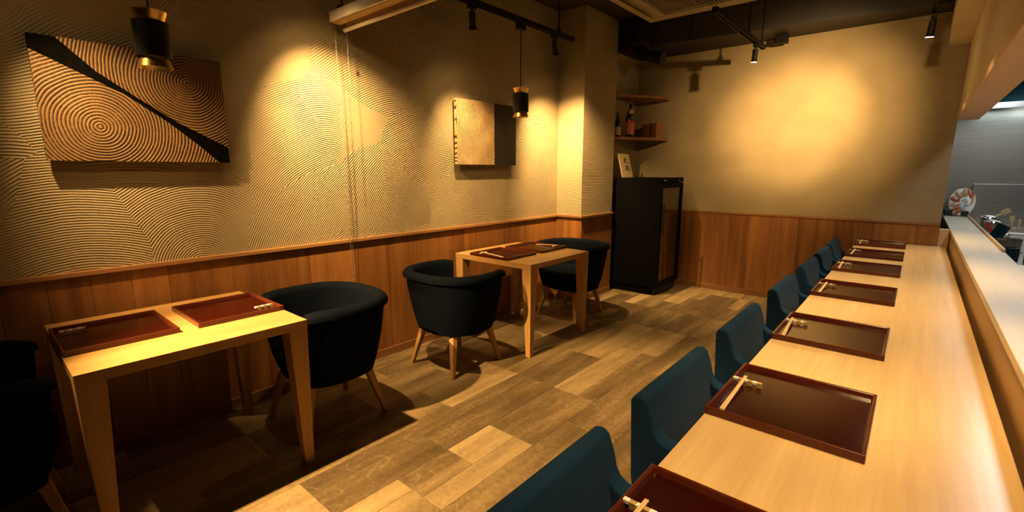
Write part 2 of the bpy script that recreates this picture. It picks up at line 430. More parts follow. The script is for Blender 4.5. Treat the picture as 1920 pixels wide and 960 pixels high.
# chair rail caps and baseboards
struct(bx('trim_1', (W, W+0.024, YF, 4.054, CAP-0.022, CAP), M['cap'], bevel=0.002), 'wooden cap rail on left wainscot')
struct(bx('trim_2', (W, -2.546, 4.054, 4.078, CAP-0.022, CAP), M['capx'], bevel=0.002), 'wooden cap rail across the pillar face')
struct(bx('trim_3', (-2.570, -2.546, 4.078, 4.71, CAP-0.022, CAP), M['cap'], bevel=0.002), 'wooden cap rail on pillar side')
struct(bx('trim_4', (-2.73, 0.188, YB-0.018, YB, CAP-0.022, CAP), M['capx'], bevel=0.002), 'wooden cap rail on far wainscot')
struct(bx('baseboard_left', (W, W+0.013, YF, 4.06, 0, 0.06), M['cap'], bevel=0.002), 'wooden baseboard along left wall')
struct(bx('baseboard_pillar', (W+0.014, -2.557, 4.064, 4.078, 0, 0.06), M['capx'], bevel=0.002), 'wooden baseboard along pillar face')
struct(bx('baseboard_side', (-2.570, -2.557, 4.0785, 4.71, 0, 0.06), M['cap'], bevel=0.002), 'wooden baseboard along pillar side')
struct(bx('baseboard_back', (-2.73, 0.188, YB-0.013, YB, 0, 0.06), M['capx'], bevel=0.002), 'wooden baseboard along far wall')
# soffit box, lintel beam
struct(bx('trim_5', (0.055, 0.1895, YF, YB, 2.39, CE), M['soffit'], bevel=0.003), 'pale boxed soffit over the counter')
struct(bx('trim_6', (0.180, 0.325, YF, YB+0.12, 1.785, 1.83), M['beam'], bevel=0.002), 'pale wooden lintel over kitchen opening')
# dark duct running under the ceiling along the far wall
mb = MB(); mb.hexa([(-2.73, 4.92, 2.66), (0.05, 5.27, 2.66), (0.05, YB-0.002, 2.66), (-2.73, YB-0.002, 2.66)], [(-2.73, 4.92, CE), (0.05, 5.27, CE), (0.05, YB-0.002, CE), (-2.73, YB-0.002, CE)])
tag(mb.build('ceiling_duct', M['duct'], bevel=0.004), 'long dark brown duct boxed under the ceiling above far wall', 'duct')
# kitchen shell
struct(bx('wall_kitchen_back', (0.19, 2.7, 7.6, 7.7, 0, CE), M['steel']), 'brushed steel kitchen wall')
struct(bx('wall_kitchen_side', (2.6, 2.7, YF, 7.6, 0, CE), M['steel']), 'steel clad kitchen side wall')
struct(bx('wall_kitchen_end', (0.10, 0.19, 5.69, 7.7, 0.9, CE), M['steel']), 'steel return at the end of the kitchen')
struct(bx('trim_7', (0.1885, 0.2570, 5.575, 5.69, 0, 0.85), M['beam']), 'wooden return under the ledge at the end of the far wall')
# ------------------------------------------------------------------ counter and ledge
ct = thing('dining_counter', 'long pale wooden dining counter set with seven red trays', 'counter')
bx('counter_top', (-0.375, 0.243, -0.9, 5.54, 0.663, ZC), M['counter'], ct, 0.003)
bx('support_panel', (0.06, 0.09, -0.88, 5.53, 0, 0.663), M['walnut'], ct)
led = thing('kitchen_ledge', 'raised pale ledge between dining counter and kitchen', 'ledge')
bx('front_panel', (0.264, 0.285, -0.9, 7.55, 0, 0.825), M['riser'], led)
mb = MB(); mb.prism([(0.258, -0.9), (0.95, -0.9), (0.95, 3.72), (0.468, 3.72), (0.468, 7.56), (0.258, 7.56)], 0.825, 0.852, 'z')
mb.build('ledge_top', M['ledge'], led, bevel=0.002)
bx('back_panel', (0.43, 0.455, 3.74, 7.55, 0, 0.825), M['steel'], led)
bx('edge_strip', (0.456, 0.468, 4.25, 7.3, 0.8525, 0.872), M['beam'], led, 0.001)
# ------------------------------------------------------------------ tables
def make_table(label, loc):
    t = thing('dining_table', label, 'table', loc, 0, 'square two-seat tables along the left wall')
    h = 0.39
    bx('table_top', (-h, h, -h, h, ZC-0.04, ZC), M['beech_y'], t, 0.002)
    a, b = 0.082, 0.040
    for sx in (-1, 1):
        for sy in (-1, 1):
            def sq(k, z, i): 
                X0, X1 = sorted((sx*(h-i), sx*(h-i-k))); Y0, Y1 = sorted((sy*(h-i), sy*(h-i-k)))
                return [(X0, Y0, z), (X1, Y0, z), (X1, Y1, z), (X0, Y1, z)]
            MB().hexa(sq(b, 0.0, 0.012), sq(a, ZC-0.0402, 0.0005)).build('leg', M['beech_z'], t, bevel=0.0015)
    return t
TX = -2.405
T1 = (TX, 0.545, 0); T2 = (TX, 2.945, 0)
table1 = make_table('pale wooden table nearest the viewer with two red trays', T1)
table2 = dup(table1, T2, 0, 'pale wooden table near the pillar with two red trays')

# ------------------------------------------------------------------ trays, chopstick rests, chopsticks
def make_tray():
    t = thing('lacquer_tray', '', 'tray')
    a, b, h, th = 0.195, 0.178, 0.022, 0.008     # half width (x), half depth (y)
    bx('tray_base', (-a+th, a-th, -b+th, b-th, 0.002, 0.008), M['lacq'], t)
    mb = MB()
    o0 = [(-a, -b), (a, -b), (a, b), (-a, b)]; fl = 0.003
    o1 = [(x+fl*(1 if x > 0 else -1), y) for x, y in o0]
    inn = [(x-th*(1 if x > 0 else -1), y-th*(1 if y > 0 else -1)) for x, y in o0]
    inb = [(x-(th+0.004)*(1 if x > 0 else -1), y-(th+0.004)*(1 if y > 0 else -1)) for x, y in o0]
    v = [(x, y, 0) for x, y in o0] + [(x, y, h) for x, y in o0] + [(x, y, h) for x, y in inn] + [(x, y, 0.0085) for x, y in inb] + [(x, y, 0) for x, y in inb]
    f = []
    for k in range(4):
        for i in range(4):
            j = (i+1) % 4; f.append((k*4+i, k*4+j, (k+1)*4+j, (k+1)*4+i))
    for i in range(4):
        j = (i+1) % 4; f.append((16+i, 16+j, j, i))
    mb.add(v, f); mb.build('tray_rim', M['lacq_rim'], t, bevel=0.002)
    return t
def make_rest():
    t = thing('chopstick_rest', '', 'chopstick rest')
    for i in range(6):
        x0 = (i-3)*0.0135
        if i % 2 == 0: bx('white_block', (x0, x0+0.0135, -0.0055, 0.0055, 0.0085, 0.0165), M['white'], t, 0.0008)
        else: bx('gilt_block', (x0, x0+0.0135, -0.0055, 0.0055, 0.0, 0.016), M['gold'], t, 0.0008)
    return t
def make_sticks():
    t = thing('chopsticks', '', 'chopsticks')
    for s in (-1, 1):
        mb = MB(); g = 0.0003
        y0, y1 = (g, 0.0062) if s > 0 else (-0.0062, -g)
        y2, y3 = (g, 0.0042) if s > 0 else (-0.0042, -g)
        mb.hexa([(0, y0, 0), (0.0, y1, 0), (0, y1, 0.006), (0, y0, 0.006)], [(0.235, y2, 0.0003), (0.235, y3, 0.0003), (0.235, y3, 0.0048), (0.235, y2, 0.0048)])
        mb.build('stick', M['stick'], t, bevel=0.0006)
    return t
tray0 = make_tray(); rest0 = make_rest(); stick0 = make_sticks()
used = {}
def put(proto, key, loc, rz, label, group, tilt=0.0):
    if key not in used:
        used[key] = 1; o = proto; o.location = loc; o.rotation_euler = (0, 0, rz); o['label'] = label; o['group'] = group
    else: o = dup(proto, loc, rz, label, group)
    if tilt: o.rotation_euler = (0, tilt, rz)
    return o
ords = ['nearest the viewer, cut by the frame', 'second from the viewer', 'third from the viewer', 'fourth from the viewer', 'third from the far wall', 'second from the far wall', 'right against the far wall']
TYS = [0.718, 1.445, 2.215, 3.095, 3.915, 4.625, 5.33]
for i, y in enumerate(TYS):
    # diner sits at -X facing +X : tray width along Y
    put(tray0, 'tray', (-0.375+0.1785, y, ZC+0.0003), PI/2, 'dark red lacquer tray on the counter, %s' % ords[i], 'lacquer trays on the counter')
    rx, ry = -0.328, y+0.05
    put(rest0, 'rest', (rx, ry, ZC+0.0088), 0.0, 'white and gilt chopstick rest on counter tray %s' % ords[i], 'chopstick rests on the counter')
    tl = math.atan2(0.021, 0.19)
    # chopsticks: butt on the tray floor towards the viewer, tips on the rest
    ang = PI/2 + 0.04*((i*37) % 5 - 2)/2
    put(stick0, 'stick', (rx-0.010, ry-0.215, ZC+0.0092), ang, 'pale wooden chopsticks on counter tray %s' % ords[i], 'chopsticks on the counter', tilt=-0.066)
for nm, T, far in (('table nearest the viewer', T1, 0), ('table near the pillar', T2, 1)):
    for s in (-1, 1):
        side = {(0, -1): 'left tray on the table nearest the viewer', (0, 1): 'right tray on the table nearest the viewer', (1, -1): 'near tray on the table by the pillar', (1, 1): 'far tray on the table by the pillar'}[(far, s)]
        put(tray0, 'tray', (T[0]-0.030, T[1]+s*(0.39-0.179), ZC+0.0003), 0 if s < 0 else PI, 'dark red lacquer tray, %s' % side, 'lacquer trays on the tables')
        rx = T[0]-0.030 + s*(0.105 if s < 0 else 0.125); ry = T[1]+s*0.325
        put(rest0, 'rest', (rx, ry, ZC+0.0088), PI/2, 'checked chopstick rest in the %s' % side, 'chopstick rests on the tables')
        if far:
            put(stick0, 'stick', (rx-s*0.215, ry+s*0.008, ZC+0.0092), PI if s < 0 else 0.0, 'pale wooden chopsticks in the %s' % side, 'chopsticks on the tables', tilt=-0.066)

# ------------------------------------------------------------------ tub chairs (front opening towards +y locally)
def make_tub():
    t = thing('tub_chair', '', 'chair')
    def plan(phi, s, off):
        a, b = 0.338*s-off, 0.315*s-off
        sn, cs = math.sin(phi), math.cos(phi)
        x = a*math.copysign(abs(sn)**0.78, sn); y = -b*math.copysign(abs(cs)**0.82, cs)
        return x, y-0.0
    # shell: ring of profile points (z, scale, inward offset)
    prof = [(0.265, 0.74, 0.02), (0.275, 0.755, 0.0), (0.36, 0.83, 0), (0.48, 0.905, 0), (0.60, 0.955, 0), (0.645, 0.965, 0.002)]
    for k in range(9):
        th = PI*k/8 - 0.25*(1-k/8)
        prof.append((0.658+0.036*math.sin(max(th, 0)) if th > 0 else 0.648, 1.0, 0.027-0.038*math.cos(th)))
    prof += [(0.60, 0.95, 0.058), (0.50, 0.91, 0.056), (0.40, 0.86, 0.056)]
    N = 56; PH = math.radians(133)
    v = []; f = []; m = len(prof)
    for i in range(N+1):
        phi = -PH + 2*PH*i/N
        edge = max(0.0, (abs(phi)-math.radians(112))/math.radians(21))
        for (z, s, o) in prof:
            x, y = plan(phi, s, o)
            zz = z
            if z > 0.45: zz = z - 0.015*edge**2*(z-0.45)/0.24
            v.append((x, y, zz))
    for i in range(N):
        for k in range(m-1): f.append((i*m+k, (i+1)*m+k, (i+1)*m+k+1, i*m+k+1))
    f.append(tuple(range(m))); f.append(tuple(N*m+k for k in range(m-1, -1, -1)))
    f += [(i*m+m-1, (i+1)*m+m-1, (i+1)*m, i*m) for i in range(N)]
    MB().add(v, f).build('shell', M['tub'], t, smooth=1)
    # seat base with cushion top, rounded
    rows = [(0.268, 0.70), (0.275, 0.735), (0.35, 0.80), (0.41, 0.835), (0.43, 0.832), (0.443, 0.81), (0.447, 0.70)]
    v = []; K = 64; f = []
    for z, s in rows:
        for i in range(K):
            ph = 2*PI*i/K; x, y = plan(ph, s, 0.025)
            y = min(y, 0.255*s/0.8) ; v.append((x, y, z))
    for r in range(len(rows)-1):
        for i in range(K): j = (i+1) % K; f.append((r*K+i, r*K+j, (r+1)*K+j, (r+1)*K+i))
    f.append(tuple(range(K-1, -1, -1))); f.append(tuple((len(rows)-1)*K+i for i in range(K)))
    MB().add(v, f).build('seat', M['tub'], t, smooth=1)
    for sx in (-1, 1):
        for sy in (-1, 1):
            tx, ty = sx*0.155, sy*0.165; bx_, by = sx*0.215, sy*0.230
            def q(cx, cy, r, z): return [(cx-r, cy-r, z), (cx+r, cy-r, z), (cx+r, cy+r, z), (cx-r, cy+r, z)]
            MB().hexa(q(bx_, by, 0.012, 0.0), q(tx, ty, 0.021, 0.267)).build('leg', M['beech_z'], t, bevel=0.003)
    return t
tub0 = make_tub()
G = 'dark tub chairs at the two tables'
for x, y, rz, lb in ((TX, 1.20, PI, 'dark navy tub chair facing right side of the table nearest the viewer'),
                     (TX, 2.185, 0.0, 'dark navy tub chair seen from behind, before the table by the pillar'),
                     (TX-0.02, 3.69, PI, 'dark navy tub chair between the far table and the black fridge'),
                     (TX, -0.115, 0.0, 'dark navy tub chair cut off by the left picture edge')):
    put(tub0, 'tub', (x, y, 0), rz, lb, G)

# ------------------------------------------------------------------ counter chairs (face +X)
def make_cchair():
    t = thing('counter_chair', '', 'chair')
    hw = 0.265; th = 0.055
    # side profile (x,z) with concave sweep from backrest to arm
    outer = [(-0.235, 0.26), (-0.262, 0.45), (-0.272, 0.69), (-0.262, 0.708), (-0.240, 0.712), (-0.222, 0.702)]
    sweep = [(-0.205, 0.655), (-0.197, 0.62), (-0.186, 0.600), (-0.168, 0.588), (-0.14, 0.583)]
    armp = outer + sweep + [(0.12, 0.575), (0.155, 0.572), (0.17, 0.56), (0.165, 0.26)]
    for s in (-1, 1):
        a, b = sorted((s*hw, s*(hw-th)))
        MB().prism(armp, a, b, 'y').build('side_panel', M['teal'], t, smooth=1, bevel=0.008, seg=3)
    bk = outer + [(-0.205, 0.655), (-0.192, 0.60), (-0.178, 0.52), (-0.165, 0.42), (-0.165, 0.26)]
    MB().prism(bk, -hw+th-0.012, hw-th+0.012, 'y').build('backrest', M['teal'], t, smooth=1, bevel=0.006, seg=3)
    bx('seat', (-0.164, 0.19, -hw+th+0.001, hw-th-0.001, 0.28, 0.44), M['teal'], t, 0.022, smooth=1, seg=4)
    for sx in (-0.19, 0.12):
        for sy in (-0.2, 0.2):
            def q(r, z): return [(sx-r, sy-r, z), (sx+r, sy-r, z), (sx+r, sy+r, z), (sx-r, sy+r, z)]
            MB().hexa(q(0.014, 0), q(0.02, 0.262)).build('leg', M['beech_z'], t, bevel=0.003)
    return t
cc0 = make_cchair()
CYS = [0.735, 1.475, 2.25, 3.14, 3.955, 4.66, 5.27]
for i, y in enumerate(CYS):
    put(cc0, 'cc', (-0.303, y, 0), 0.0, 'blue fabric low armchair at the counter, %s' % ords[i].replace('right against', 'closest to'), 'blue chairs at the counter')

# ------------------------------------------------------------------ wall art
XA = W + 0.055
def flat_poly(poly, name, mat, parent, x0, x1): 
    return MB().prism(poly, x0, x1, 'x').build(name, mat, parent, bevel=0.0015)
a1 = thing('wood_panel_art', 'landscape carved ring wood panel split by black diagonal, above nearest table', 'wall art', (0, 0, 0))
L, Rr, B, Tp = 0.258, 0.965, 1.402, 1.915
upE = [(0.342, Tp), (0.462, 1.792), (0.607, 1.688), (0.755, 1.590), (Rr, 1.479)]
loE = [(L, 1.853), (0.378, 1.793), (0.55, 1.707), (0.706, 1.594), (0.831, 1.485), (0.915, B)]
flat_poly(upE + [(Rr, Tp)], 'upper_ring_panel', rings('ring_carving_upper', 0.806, 1.789, (0.20, 0.105, 0.036), (0.018, 0.008, 0.003), 480), a1, W+0.025, XA)
flat_poly(list(reversed(loE)) + [(L, B)], 'lower_ring_panel', rings('ring_carving_lower', 0.45, 1.554, (0.23, 0.125, 0.046), (0.022, 0.010, 0.004), 470), a1, W+0.025, XA)
flat_poly([(L, Tp)] + upE + [(Rr, B)] + list(reversed(loE)), 'black_diagonal_band', M['artblack'], a1, W+0.025, XA-0.006)
bx('hanging_frame', (W+0.0005, W+0.0255, L+0.1, Rr-0.1, B+0.1, Tp-0.1), M['black'], a1)
a2 = thing('wood_panel_art', 'square carved ring wood panel half pale half black, above far table', 'wall art', (0, 0, 0))
L2, R2, mid = 2.619, 3.346, 3.058
flat_poly([(L2, B+0.007), (mid, B+0.007), (mid, Tp+0.009), (L2, Tp+0.009)], 'pale_ring_panel', rings('ring_carving_pale', 3.071, 1.724, (0.55, 0.36, 0.17), (0.05, 0.024, 0.010), 450), a2, W+0.025, XA)
flat_poly([(mid+0.0005, B+0.007), (R2, B+0.007), (R2, Tp+0.009), (mid+0.0005, Tp+0.009)], 'black_ring_panel', rings('ring_carving_black', 3.071, 1.724, (0.022, 0.014, 0.009), (0.006, 0.005, 0.004), 450), a2, W+0.025, XA)
bx('hanging_frame', (W+0.0005, W+0.0255, L2+0.1, R2-0.1, B+0.1, Tp-0.1), M['black'], a2)

# ------------------------------------------------------------------ lighting tracks, spots, pendants
def track(label, x, y0, y1, z, rods):
    t = thing('lighting_track', label, 'track', (0, 0, 0))
    mb = MB(); w_, h = 0.017, 0.036
    mb.prism([(x-w_, z), (x-w_, z+h), (x+w_, z+h), (x+w_, z), (x+w_-0.007, z), (x+w_-0.007, z+0.012), (x-w_+0.007, z+0.012), (x-w_+0.007, z)], y0, y1, 'y')
    mb.build('rail', M['black'], t)
    for y in rods:
        r = MB().tube((x, y, z+h), (x, y, CE-0.002), 0.006, n=10).build('suspension_rod', M['black'], t)
        MB().lathe([(0.0, z+h+0.03), (0.012, z+h+0.028), (0.018, z+h), (0, z+h)], (x, y, 0), 12).build('rod_clamp', M['black'], r)
    for y in (y0, y1): bx('end_cap', (x-0.019, x+0.019, y-0.004, y+0.004, z-0.001, z+h+0.001), M['black'], t)
    return t
ZT = 2.45
track('black lighting track hung parallel to the left wall', -2.4, -1.4, 3.60, ZT, (-0.9, 1.15, 3.395))
track('short black lighting track over the aisle before the far wall', -1.22, 3.60, 4.95, ZT, (4.45, 4.88))
track('black lighting track hung above the counter', -0.055, 0.2, 4.98, ZT, (0.6, 2.6, 4.75))
def spotlight(label, x, y, aim, power, cone, blend=1.0, col=WARM, hang=0.055, soft=0.02, cat='spotlight', z=None, beam=None):
    ceil_mount = z is not None; z = z or ZT
    t = thing('unseen_spotlight' if ceil_mount else 'track_spotlight', label, cat, (x, y, z), 0, 'black spotlights')
    if ceil_mount: MB().tube((0, 0, 0), (0, 0, CE-0.002-z), 0.007, n=10).build('added_rod', M['black'], t)  # rod made up to hang lamps outside the view
    bx('adapter', (-0.016, 0.016, -0.032, 0.032, -0.026, -0.0005), M['black'], t, 0.002)
    MB().tube((0, 0, -0.026), (0, 0, -hang), 0.0075, n=10).build('stem', M['black'], t)
    d = (Vector(aim) - Vector((x, y, z-0.1))).normalized()
    p0 = Vector((0, 0, -hang)) - d*0.012
    dd = d
    # the visible body hangs mostly down and leans towards the aim
    b0 = p0; b1 = b0 + dd*0.085; b2 = b1 + dd*0.022
    body = MB().tube(b0, b1, 0.022, n=20); body.tube(b1, b2, 0.022, 0.029, n=20, cap=False)
    hd = body.build('lamp_head', M['black'], t, smooth=1)
    MB().tube(b1+dd*0.016, b1+dd*0.020, 0.0265, n=20).build('lens', M['lamp'], hd)
    light('spot_light', 'SPOT', b2 + dd*0.004, (b2 + dd), power, col, t, cone, blend, soft)
    for bp, bc in (beam or ()): light('spot_beam', 'SPOT', b2 + dd*0.004, (b2 + dd), bp, col, t, bc, 1.0, soft)
    return t
spotlight('track spotlight at the left end of the wall track', -2.4, 0.0, (-2.87, 0.86, 0.86), 4, 110, 1.0, beam=((270, 56),))
spotlight('unseen spotlight on an added rod aimed at the aisle floor', -2.18, -0.38, (-1.66, 1.45, 0.0), 1500, 52, 0.7, z=2.45)  # unseen lamp, placed to suit the floor shadows; its rod is invented
spotlight('track spotlight lighting the wall before the blind', -2.4, 1.25, (-2.87, 1.76, 1.22), 22, 120, 1.0, beam=((480, 82),))
spotlight('wall track spotlight nearer the viewer, left of the hanging lamp', -2.4, 2.39, (-2.87, 2.92, 1.05), 12, 120, 1.0, beam=((250, 66),))
spotlight('wall track spotlight farther right beside the pillar corner', -2.4, 3.335, (-2.72, 4.08, 1.22), 10, 120, 1.0, beam=((640, 78),))
spotlight('aisle spotlight at the end of the short track', -1.22, 4.70, (-1.35, 4.85, 0.0), 300, 62, 1.0)
spotlight('unseen added spotlight on a rod over the middle of the aisle', -0.98, 2.45, (-1.15, 2.75, 0.0), 330, 46, 1.0, z=2.45)  # unseen lamp added to brighten the aisle floor
spotlight('counter track spotlight nearest the viewer', -0.055, 0.50, (-0.12, 0.95, ZC), 210, 58, 1.0)
spotlight('counter track spotlight second from the viewer', -0.055, 1.55, (-0.14, 1.95, ZC), 230, 62, 1.0)
spotlight('counter track spotlight midway along the counter', -0.055, 2.85, (-0.22, 3.2, ZC), 230, 74, 1.0)
spotlight('counter track spotlight turned to the far wall', -0.055, 3.45, (-1.04, 5.56, 1.80), 45, 110, 1.0, beam=((800, 36), (480, 60)))
spotlight('bright counter track spotlight at the far end near soffit', -0.055, 4.66, (-0.18, 4.75, ZC), 130, 76, 1.0)
def pendant(label, y):
    t = thing('pendant_lamp', label, 'pendant lamp', (-2.4, y, 0), 0, 'black and brass pendant lamps')
    bx('adapter', (-0.018, 0.018, -0.04, 0.04, ZT-0.05, ZT-0.0005), M['black'], t, 0.002)
    MB().tube((0, 0, 1.93), (0, 0, ZT-0.05), 0.0035, n=8).build('cord', M['black'], t)
    MB().lathe([(0.040, 1.925), (0.061, 1.981), (0.0595, 1.981), (0.0385, 1.925)], n=40, closed=True).build('top_crown', M['brass'], t, smooth=1)
    MB().lathe([(0.0610, 1.808), (0.0610, 1.942), (0.030, 1.945), (0.030, 1.943), (0.0592, 1.940), (0.0592, 1.808)], n=40, closed=True).build('shade', M['black'], t, smooth=1)
    MB().lathe([(0.047, 1.815), (0.0605, 1.768), (0.0590, 1.768), (0.0455, 1.815)], n=40, closed=True).build('bottom_reflector', M['brass'], t, smooth=1)
    MB().lathe([(0.0, 1.86), (0.012, 1.86), (0.014, 1.835), (0.024, 1.812), (0.022, 1.795), (0.0, 1.785)], n=24).build('bulb', M['bulb'], t, smooth=1)
    MB().lathe([(0, 1.945), (0.012, 1.94), (0.012, 1.862), (0, 1.86)], n=16).build('lamp_holder', M['black'], t, smooth=1)
    for k in range(3):
        a = 2*PI*k/3+0.4; c, s = math.cos(a), math.sin(a)
        MB().tube((0.0435*c, 0.0435*s, 1.800), (0.059*c, 0.059*s, 1.83), 0.002, n=6).build('bracket', M['black'], t)
    light('pendant_light', 'SPOT', (0, 0, 1.775), (0, 0, 0), 9, WARM2, t, 130, 0.9, 0.02)
    light('pendant_uplight', 'POINT', (0, 0, 1.958), (0, 0, 3), 0.25, WARM2, t, size=0.01)
    return t
pendant('pendant lamp hanging before the landscape ring panel', 0.583)
pendant('pendant lamp hanging before the half black ring panel', 2.902)

# ------------------------------------------------------------------ roller blind partition
rb = thing('roller_blind', 'cream roller blind cassette hung across, between the two tables', 'blind', (0, 0, 0))
BX0, BX1 = -2.79, -1.86
bx('fascia', (BX0, BX1, 1.575, 1.590, 2.236, 2.292), M['cream'], rb, 0.002)
bx('cassette', (BX0+0.004, BX1, 1.590, 1.645, 2.232, 2.290), M['blindtan'], rb, 0.003)
bx('end_plate', (BX0-0.003, BX0, 1.576, 1.650, 2.238, 2.290), M['black'], rb)
MB().tube((BX0+0.02, 1.668, 2.205), (BX1, 1.668, 2.205), 0.011, n=16).build('bottom_bar', M['cream'], rb, smooth=1)
MB().tube((BX0+0.012, 1.668, 2.205), (BX0+0.022, 1.668, 2.205), 0.013, n=16).build('bar_end_cap', M['cream'], rb, smooth=1)
bx('fabric_strip', (BX0+0.03, BX1, 1.6665, 1.6695, 2.215, 2.262), M['blindtan'], rb)
for xx in (-2.70, -2.0):
    b = bx('hanger_clamp', (xx-0.018, xx+0.018, 1.585, 1.640, 2.29, 2.312), M['black'], rb, 0.003)
    MB().tube((xx, 1.612, 2.312), (xx, 1.612, CE-0.002), 0.006, n=8).build('hanger_rod', M['black'], rb)
# bead chain: one joined loop of beads per run
def bead_run(p0, p1, name, mat):
    mb = MB(); p0 = Vector(p0); p1 = Vector(p1); n = int((p1-p0).length/0.012)
    for i in range(n):
        c = p0.lerp(p1, i/n); r = 0.0034
        v = [c+Vector(q)*r for q in ((1,0,0),(-1,0,0),(0,1,0),(0,-1,0),(0,0,1),(0,0,-1))]
        mb.add(v, [(0,2,4),(2,1,4),(1,3,4),(3,0,4),(2,0,5),(1,2,5),(3,1,5),(0,3,5)])
    mb.tube(p0, p1, 0.0009, n=5)
    o = mb.build(name, mat, rb, smooth=2); o['kind'] = 'stuff'; return o
bead_run((BX0+0.012, 1.600, 2.232), (BX0+0.012, 1.618, 0.66), 'bead_chain', M['chain'])
bead_run((BX0+0.012, 1.640, 2.232), (BX0+0.012, 1.626, 0.66), 'bead_chain', M['chain_dark'])
mb = MB(); mb.path([(BX0+0.012, 1.618, 0.66), (BX0+0.012, 1.6195, 0.648), (BX0+0.012, 1.622, 0.644), (BX0+0.012, 1.6245, 0.648), (BX0+0.012, 1.626, 0.66)], 0.002, 6)
mb.build('chain_loop', M['chain'], rb)
MB().tube((BX0+0.030, 1.668, 2.195), (BX0+0.030, 1.668, 1.42), 0.0012, n=6).build('pull_cord', M['chain'], rb)
MB().lathe([(0, 0.012), (0.004, 0.010), (0.0055, -0.010), (0, -0.013)], (BX0+0.030, 1.668, 2.07), 10).build('cord_joint', M['wrap'], rb)

# ------------------------------------------------------------------ ceiling air conditioner cassette
ac = thing('air_conditioner', 'square cream ceiling cassette air conditioner with slatted grille', 'air conditioner', (-1.575, 3.875, 0))
h = 0.475; zb = 2.70
mb = MB()
o_ = [(-h, -h), (h, -h), (h, h), (-h, h)]; i_ = [(-0.29, -0.36), (0.29, -0.36), (0.29, 0.36), (-0.29, 0.36)]
v = [(x, y, zb+0.03) for x, y in o_] + [(x, y, zb) for x, y in o_] + [(x, y, zb) for x, y in i_] + [(x, y, zb+0.03) for x, y in i_]
f = []
for k in range(4):
    for i in range(4):
        j = (i+1) % 4; f.append((k*4+i, k*4+j, ((k+1) % 4)*4+j, ((k+1) % 4)*4+i))
mb.add(v, f); mb.build('panel_frame', M['ac'], ac, bevel=0.006)
bx('housing', (-0.42, 0.42, -0.42, 0.42, zb+0.031, CE-0.002), M['duct'], ac)
bx('filter', (-0.29, 0.29, -0.36, 0.36, zb+0.024, zb+0.030), M['black'], ac)
sl = None
for k in range(24):
    x = -0.28 + k*0.0243
    if sl is None: sl = bx('grille_slat', (-0.003, 0.003, -0.36, 0.36, 0.0, 0.008), M['ac'], ac, loc=(x, 0, zb+0.002))
    else:
        o = sl.copy(); C.objects.link(o); o.location = (x, 0, zb+0.002)
for (cx, cy, lx, ly) in ((-0.39, 0, 0.028, 0.30), (0.39, 0, 0.028, 0.30), ):
    if lx < ly: MB().hexa([(cx-0.028, -ly, zb-0.006), (cx+0.022, -ly, zb-0.03), (cx+0.022, ly, zb-0.03), (cx-0.028, ly, zb-0.006)], [(cx-0.028, -ly, zb-0.002), (cx+0.022, -ly, zb-0.026), (cx+0.022, ly, zb-0.026), (cx-0.028, ly, zb-0.002)]).build('air_flap', M['ac'], ac, bevel=0.001)
    else: MB().hexa([(-lx, cy-0.028, zb-0.006), (lx, cy-0.028, zb-0.006), (lx, cy+0.022, zb-0.018), (-lx, cy+0.022, zb-0.018)], [(-lx, cy-0.028, zb-0.002), (lx, cy-0.028, zb-0.002), (lx, cy+0.022, zb-0.014), (-lx, cy+0.022, zb-0.014)]).build('air_flap', M['ac'], ac, bevel=0.001)
# ventilation duct elbow in the corner
el = thing('vent_pipe', 'black bent ventilation pipe in the corner above shelves', 'pipe', (0, 0, 0))
MB().tube((-2.40, 4.80, CE-0.004), (-2.40, 4.80, 2.66), 0.135, n=28).build('drop_pipe', M['black'], el, smooth=1)
MB().lathe([(0, -0.0), (0.10, 0.004), (0.135, 0.04)], (-2.40, 4.80, 2.618), 28).build('pipe_end', M['black'], el, smooth=1)
mb = MB(); pts = [(-2.40, 4.80, 2.64), (-2.37, 4.80, 2.575), (-2.30, 4.80, 2.535), (-2.20, 4.80, 2.505), (-2.13, 4.80, 2.485)]
for a, b in zip(pts[:-1], pts[1:]): mb.tube(a, b, 0.056, n=20)
mb.build('elbow', M['black'], el, smooth=1)
MB().tube((-2.135, 4.80, 2.487), (-2.105, 4.80, 2.478), 0.062, n=20).build('pipe_collar', M['black'], el, smooth=1)
# small black junction box below the duct
jb = thing('junction_box', 'small black box fixed to far wall under the duct', 'box', (-1.17, 5.40, 2.58))
bx('body', (-0.05, 0.05, -0.05, 0.05, 0.0, 0.079), M['black'], jb, 0.003)
MB().tube((-0.05, 0, 0.03), (-0.065, 0, 0.03), 0.02, n=12).build('cable_gland', M['black'], jb)

# ------------------------------------------------------------------ corner fridge, shelves and what stands on them
fr = thing('drinks_fridge', 'tall black glass door drinks fridge in the far left corner', 'fridge', (0, 0, 0))
fx0, fx1, fy0, fy1 = -2.60, -2.10, 4.815, 5.42
mb = MB()
mb.box(fx0, fx1, fy0, fy0+0.03, 0.09, 1.285); mb.box(fx0, fx1, fy1-0.03, fy1, 0.09, 1.285)
mb.box(fx0, fx0+0.03, fy0+0.03, fy1-0.03, 0.09, 1.285); mb.box(fx0+0.03, fx1, fy0+0.03, fy1-0.03, 0.09, 0.13); mb.box(fx0+0.03, fx1, fy0+0.03, fy1-0.03, 1.20, 1.285)
mb.build('cabinet', M['fridge'], fr)
bx('plinth', (fx0+0.02, fx1-0.02, fy0+0.02, fy1-0.02, 0, 0.0895), M['fridge'], fr)
bx('control_panel', (fx1+0.0005, fx1+0.05, fy0, fy1, 1.235, 1.285), M['fridge'], fr, 0.004)
bx('badge', (fx1+0.0505, fx1+0.052, fy0+0.05, fy0+0.11, 1.253, 1.263), M['chrome'], fr)
MB().tube((fx1+0.0505, fy1-0.15, 1.258), (fx1+0.055, fy1-0.15, 1.258), 0.009, n=12).build('dial', M['chrome'], fr)
